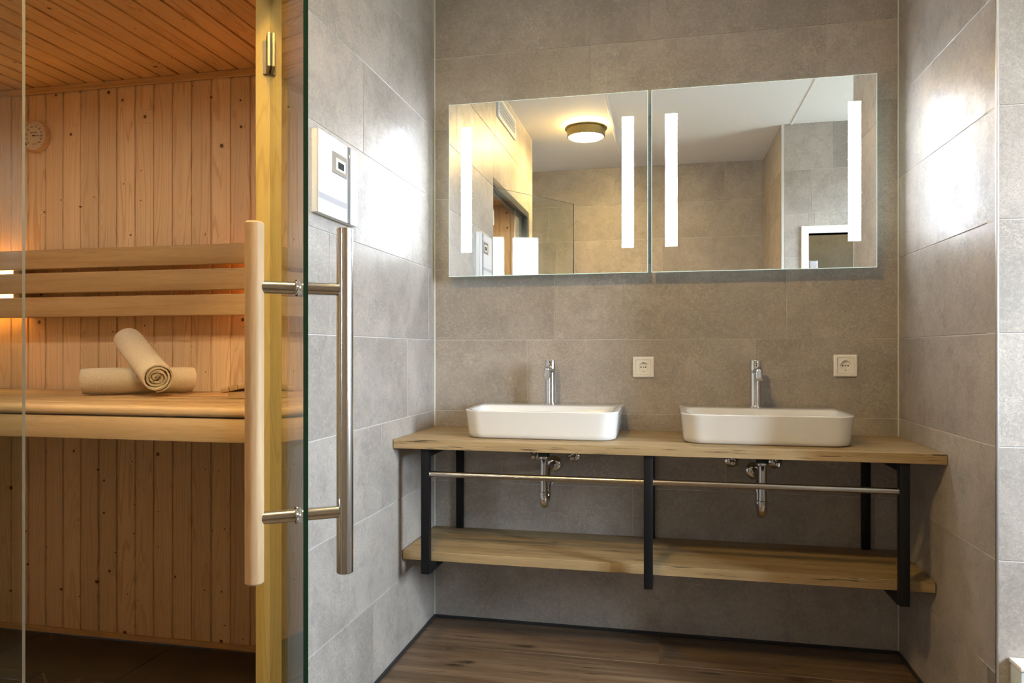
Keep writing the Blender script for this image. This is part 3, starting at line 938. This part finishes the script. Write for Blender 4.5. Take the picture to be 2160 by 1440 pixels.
# local: x along the glass from the hinge, +y towards the room side (nv)
def glass_slab(name, lo, hi, edge, parent):
    bm = bmesh.new(); add_box(bm, lo, hi)
    bm.normal_update()
    for f in bm.faces:
        f.material_index = 0 if abs(f.normal.y) > .5 else 1
    me = bpy.data.meshes.new(name); bm.to_mesh(me); bm.free()
    return link(name, me, [GLASS, edge], parent)
glass_slab('glass_pane', (.012, -.004, .012), (.7577, .004, 2.085), GLASS_EDGE, door)
for z in (1.862, .145):
    hb = box('hinge', (.002, -.0135, z), (.058, -.0062, z + .088), HINGE, door, .001)
    box('seal', (.004, -.0060, z + .002), (.057, -.0042, z + .086), RUBBER, hb)
    box('seal', (.004, .0042, z + .002), (.057, .0060, z + .086), RUBBER, hb)
    box('clamp_plate', (.002, .0062, z), (.058, .0135, z + .088), HINGE, hb, .001)
    # leaf on the post, square to the room
    lf = box('wall_leaf', (-.0205, -.007, 0), (.0165, -.0008, .088), HINGE, hb, .0008)
    lf.matrix_local = Matrix.Translation((0, 0, z)) @ Matrix.Rotation(-ang, 4, 'Z')
    rod('pivot', (-.004, 0, z + .004), (-.004, 0, z + .084), .005, STEEL_P, hb, 16)
h = bpy.data.objects.new('handle', None); COL.objects.link(h); h.parent = door; h.location = (.68, 0, 1.0454)
h['label'] = 'long pull handle, wooden inside and steel outside'
OFF = .0765
wb = rod('wooden_bar', (0, -OFF, -.3115), (0, -OFF, .3115), .0159, BEECH, h, 40, .003)
wb['label'] = 'round pale wooden bar'
rod('steel_bar', (0, OFF + .001, -.310), (0, OFF + .001, .310), .0148, STEEL_Z, h, 40)
for z in (-.1994, .1994):
    for s in (-1, 1):
        rod('standoff', (0, s * .0045, z), (0, s * (OFF - .006), z), .0112, STEEL_P, h, 32, .0003)
        lathe('ring', [(.0112, 0), (.0145, .0006), (.0152, .0025), (.0145, .0048), (.0112, .0060)], CHROME, h, 32, align((0, s * .0045, z), (0, s, 0)))

fx = empty('glass_panel', (-1.0016, .66, 0), 'narrow fixed glass panel with polished upright edge at the sauna doorway', 'glass panel')
glass_slab('pane', (-.003, .0, .012), (.003, .3003, 2.085), PALE_EDGE, fx)
for f in fx.children[0].data.polygons:
    f.material_index = 0 if abs(f.normal.x) > .5 else 1

# ------------------------------------------------------------------ sauna bench, backrest
be = empty('sauna_bench', (XS, 1.7485, 0), 'pale wooden upper sauna bench with rolled towels on it', 'bench')
xe = XP - .004 - XS
yb = S - .012 - 1.7485
bw = (yb - .008 * 5) / 6
for k in range(6):
    y = k * (bw + .008)
    b = .010 if k == 0 else .004
    box('board', (.004, y - (.006 if k == 0 else 0), .9535), (xe, y + bw, .98), ASPEN, be, b, 3, True)
box('front_board', (.004, .0, .8848), (xe, .028, .9505), ASPEN, be, .003, 2, True)
box('rear_batten', (.004, yb - .04, .90), (xe, yb - .004, .9535), ASPEN, be, .003)
for x in (.25, .95, 1.65):
    box('crosspiece', (x, .028, .905), (x + .05, yb - .04, .9535), ASPEN, be, .003)

br = empty('backrest', (XS, 2.36, 1.265), 'sauna backrest of three wide wooden slats', 'backrest')
for (a, b) in ((0, .0785), (.0935, .1735), (.1880, .2632)):
    box('slat', (.004, 0, a), (xe, .026, b), ASPEN, br, .005, 3, True)
for x in (.458, 1.885):
    box('bracket', (x, .026, .010), (x + .035, S - 2.36 - .0005, .255), ASPEN, br, .003)
def glow(x0, x1, mat, label):
    e = empty('backrest_lamp', ((x0 + x1) / 2, S, 1.30), label, 'lamp')
    w = (x1 - x0) / 2
    box('housing', (-w, -.022, 0), (w, -.0008, .19), ASPEN, e, .002)
    box('lens', (-w + .006, -.026, .008), (w - .006, -.0222, .182), mat, e, .001)
glow(-2.93, -2.548, GLOW, 'amber lamp glowing behind the backrest at the far end of the sauna')
glow(-1.42, -1.20, GLOW2, 'orange lamp glowing behind the backrest near the doorway post')

sp = empty('unseen_ceiling_spot', (-1.108, 1.168, HS), 'unseen small round spot in the ceiling that lights the sauna', 'lamp')  # out of view, there to light the bench and walls
lathe('bezel', [(.036, 0), (.043, 0), (.043, -.006), (.040, -.009), (.036, -.006)], STEEL_P, sp, 32)
lathe('lens', [(0, -.004), (.036, -.004), (.036, -.001), (0, -.001)], SPOT, sp, 32)
fill_spot = copy_tree(sp); fill_spot.location = (-2.15, 1.45, HS); fill_spot['label'] = 'second small round spot, added unseen in the ceiling to brighten the sauna'  # added out of view to brighten the bench and back wall

# ------------------------------------------------------------------ towels, headrest, thermometer
def spiral_roll(name, a, b, r, label, turns=3.6, seed=1, flat=1.0):
    rr = random.Random(seed)
    a, b = Vector(a), Vector(b)
    L = (b - a).length
    e = tag(link(name, bpy.data.meshes.new(name), TOWEL), label, 'towel', 'rolled towels on the sauna bench')
    r0 = .006; th = (r - r0) / (turns + .5)
    n = int(turns * 26)
    outer = []; inner = []
    for k in range(n + 1):
        t = k / n
        an = t * turns * 2 * pi
        rad = r0 + (r - r0) * t
        wob = 1 + .05 * sin(an * 1.7 + seed) * (1 - t * .6)
        outer.append((rad * wob * cos(an), rad * wob * sin(an)))
        ri = max(rad - th * .80, .001)
        inner.append((ri * wob * cos(an), ri * wob * sin(an)))
    prof = outer + inner[::-1]
    m = 14
    bm = bmesh.new(); rings = []
    for j in range(m + 1):
        s = j / m
        z = L * s
        row = []
        for i, (x, y) in enumerate(prof):
            q = i if i <= n else 2 * n + 1 - i
            t = q / n
            end = (1 if j == 0 else -1 if j == m else 0) * .006 * (sin(t * turns * 5.3 + seed) + .6 * sin(t * 41 + 2 * seed))
            puff = 1 + .012 * sin(9 * s + 3 * t + seed) - (.05 if j in (0, m) else 0) * (i <= n)
            row.append(bm.verts.new((x * puff, y * puff * flat, z + end + (.006 * (1 - t) if j in (0,) else -.006 * (1 - t) if j == m else 0))))
        rings.append(row)
    N = len(prof)
    for p, q in zip(rings, rings[1:]):
        for k in range(N):
            bm.faces.new((p[k], p[(k + 1) % N], q[(k + 1) % N], q[k]))
    for row in (rings[0], rings[-1]):
        for k in range(n):
            bm.faces.new((row[k], row[k + 1], row[2 * n - k], row[2 * n + 1 - k]))
    # a core of folded cloth fills the centre so that no light shines through
    add_lathe(bm, [(0, .02), (r * .62, .02), (r * .62, L - .02), (0, L - .02)], 24)
    bmesh.ops.recalc_face_normals(bm, faces=bm.faces)
    bm.to_mesh(e.data); bm.free()
    e.data.shade_smooth()
    e.data.set_sharp_from_angle(angle=radians(55))
    # roll the free end round to the underside
    d = (b - a).normalized()
    X = Vector((0, 0, 1)).cross(d).normalized(); Y = d.cross(X)
    last = turns * 2 * pi
    rot = Matrix.Rotation(-pi / 2 - last, 4, 'Z')
    fr = Matrix(((X.x, Y.x, d.x, a.x), (X.y, Y.y, d.y, a.y), (X.z, Y.z, d.z, a.z), (0, 0, 0, 1)))
    e.matrix_world = fr @ rot
    return e
spiral_roll('rolled_towel', (-1.962, 2.112, 1.0315), (-1.708, 2.350, 1.0315), .0490, 'cream rolled towel lying flat on the bench', 4.4, 2)
spiral_roll('rolled_towel', (-1.655, 2.098, 1.0435), (-1.945, 2.300, 1.180), .0535, 'cream rolled towel leaning across the other one, spiral end in front', 4.6, 5)

hr = empty('headrest', (-1.3813, 2.078, .98), 'small slatted wooden headrest at the post end of the bench', 'headrest')
box('base', (0, 0, 0), (.24, .022, .0235), ASPEN, hr, .002)
box('base', (0, .20, 0), (.24, .222, .0235), ASPEN, hr, .002)
pl_ = bpy.data.objects.new('top', None); COL.objects.link(pl_); pl_.parent = hr; pl_.location = (-.020, -.006, .0180); pl_.rotation_euler = (0, radians(-11.5), 0)
for k in range(9):
    box('slat', (k * .031, 0, 0), (k * .031 + .0292, .236, .0175), ASPEN, pl_, .003, 2, True)

TX, TZ, TR = -2.4905, 2.0010, .0615
th_ = empty('thermometer', (TX, S - .0005, TZ), 'round wooden sauna thermometer with needle near 80', 'thermometer')
lathe('case', [(0, 0), (TR, 0), (TR, .021), (TR - .002, .025), (TR - .005, .025), (TR - .0062, .0215), (0, .0215)], along_mat('turned_case', (.68, .47, .27), (.58, .36, .17), 0, 0, .45, .4), th_, 56, align((0, 0, 0), (0, -1, 0)))
lathe('dial', [(0, .0216), (TR - .0063, .0216), (TR - .0063, .0219), (0, .0219)], DIAL, th_, 48, align((0, 0, 0), (0, -1, 0)))
YT = -.0221
def dial_pt(v, r):
    # 0 at lower left, 100 at lower right, clockwise over the top
    t = [225, 198, 170, 139, 107, 74, 44, 18, -3, -24, -48]
    i = min(int(v // 10), 9); a = radians(t[i] + (t[i + 1] - t[i]) * (v / 10 - i))
    return r * cos(a), r * sin(a)
def text(name, s, x, z, size, mat, parent):
    c = bpy.data.curves.new(name, 'FONT'); c.body = s; c.size = size; c.align_x = 'CENTER'; c.align_y = 'CENTER'; c.extrude = .0001
    c.materials.append(mat)
    o = bpy.data.objects.new(name, c); COL.objects.link(o); o.parent = parent
    o.location = (x, YT - .0002, z); o.rotation_euler = (pi / 2, 0, 0)
    dg = bpy.context.evaluated_depsgraph_get()
    me = bpy.data.meshes.new_from_object(o.evaluated_get(dg))
    m = bpy.data.objects.new(name, me); COL.objects.link(m); m.parent = parent
    m.location = o.location; m.rotation_euler = o.rotation_euler
    bpy.data.objects.remove(o, do_unlink=True)
    m.name = name
    return m
for v in range(0, 101, 10):
    x, z = dial_pt(v, .0372)
    text('numeral', str(v), x, z, .0128, INK, th_)
bm = bmesh.new()
for v in range(25, 101, 5):
    xa, za = dial_pt(v, .0470); xb, zb = dial_pt(v, .0525)
    d = Vector((xb - xa, 0, zb - za)).normalized(); p = Vector((-d.z, 0, d.x)) * .0006
    A, B = Vector((xa, YT, za)), Vector((xb, YT, zb))
    q = [A + p, A - p, B - p, B + p]
    f = [bm.verts.new(w_) for w_ in q]; g_ = [bm.verts.new(w_ + Vector((0, -.0003, 0))) for w_ in q]
    bm.faces.new(g_); bm.faces.new(f)
    for k in range(4): bm.faces.new((f[k], f[(k + 1) % 4], g_[(k + 1) % 4], g_[k]))
from_bm('scale_marks', bm, INK, th_)
bm = bmesh.new(); ra = []; rb = []
for k in range(17):
    x, z = dial_pt(20 * k / 16, .0455); ra.append(bm.verts.new((x, YT - .0002, z)))
    x, z = dial_pt(20 * k / 16, .0535); rb.append(bm.verts.new((x, YT - .0002, z)))
for k in range(16): bm.faces.new((ra[k], ra[k + 1], rb[k + 1], rb[k]))
from_bm('green_band', bm, GREEN_INK, th_)
text('lettering', 'SAUNA', 0, .0125, .0112, INK, th_)
text('lettering', 'S.C.E', .002, -.0345, .0098, GREEN_INK, th_)
text('lettering', '°C', .001, -.0440, .0045, INK, th_)
nx, nz = dial_pt(80.6, .036)
d = Vector((nx, 0, nz)).normalized(); p = Vector((-d.z, 0, d.x))
bm = bmesh.new()
q = [Vector((0, 0, 0)) - d * .006 + p * .0016, Vector((0, 0, 0)) - d * .006 - p * .0016, d * .036 - p * .0004, d * .036 + p * .0004]
f = [bm.verts.new(w_ + Vector((0, YT - .002, 0))) for w_ in q]; g_ = [bm.verts.new(w_ + Vector((0, YT - .0026, 0))) for w_ in q]
bm.faces.new(g_); bm.faces.new(f)
for k in range(4): bm.faces.new((f[k], f[(k + 1) % 4], g_[(k + 1) % 4], g_[k]))
nd = from_bm('needle', bm, INK, th_)
lathe('hub', [(0, 0), (.003, 0), (.003, .003), (0, .0034)], INK, nd, 20, align((0, YT, 0), (0, -1, 0)))

# ------------------------------------------------------------------ ceiling lamp, vent, low box
lp = empty('ceiling_lamp', (-.540, .765, HC), 'round bronze ceiling lamp with glowing diffuser, seen in the mirror', 'lamp')
lathe('back_light', [(0, -.0005), (.100, -.0005), (.100, -.022), (0, -.022)], HALO, lp, 48)
lathe('flange', [(0, -.0225), (.142, -.0225), (.146, -.026), (.146, -.033), (.128, -.036), (0, -.036)], BRONZE, lp, 64)
lathe('drum', [(.118, -.0362), (.130, -.0362), (.130, -.088), (.124, -.092), (.118, -.088)], BRONZE, lp, 64)
lathe('diffuser', [(0, -.040), (.1175, -.040), (.1175, -.090), (.110, -.094), (0, -.096)], LAMP, lp, 64)

vt = empty('air_vent', (XL, 1.375, 2.575), 'slotted white air vent high on the tiled wall, seen in the mirror', 'vent')
for lo, hi in (((0, -.25, -.065), (.010, -.225, .065)), ((0, .225, -.065), (.010, .25, .065)), ((0, -.225, .045), (.010, .225, .065)), ((0, -.225, -.065), (.010, .225, -.045))):
    box('frame', lo, hi, WHITE, vt, .002)
box('backing', (.0002, -.225, -.045), (.001, .225, .045), HOLE, vt)
for k in range(4):
    s = box('slat', (-.004, -.225, -.0011), (.007, .225, .0011), WHITE, vt, .0004)
    s.location = (.0035 + .002, 0, -.034 + k * .0225); s.rotation_euler = (0, radians(-38), 0)

pb = empty('low_box', (.881, 2.06, 0), 'pale blue-grey box with white rim standing low by the metal corner strip', 'box')
box('body', (.002, 0, 0), (.33, .062, .318), PALE_BOX, pb, .004, 2, True)
box('lid', (0, -.003, .3185), (.333, .064, .331), LACQUER, pb, .003, 2, True)

# unseen lamp added to brighten the corridor behind the glass door
cd = empty('added_corridor_lamp', (1.5, 0.0, HC), 'small round lamp added unseen to brighten the corridor behind the glass door', 'lamp')
lathe('base', [(0, -.0005), (.09, -.0005), (.09, -.02), (0, -.02)], WHITE, cd, 32)
lathe('diffuser', [(0, -.0205), (.085, -.0205), (.085, -.05), (0, -.055)], emitter('added_lamp_diffuser', (1, .70, .32), 60), cd, 32)
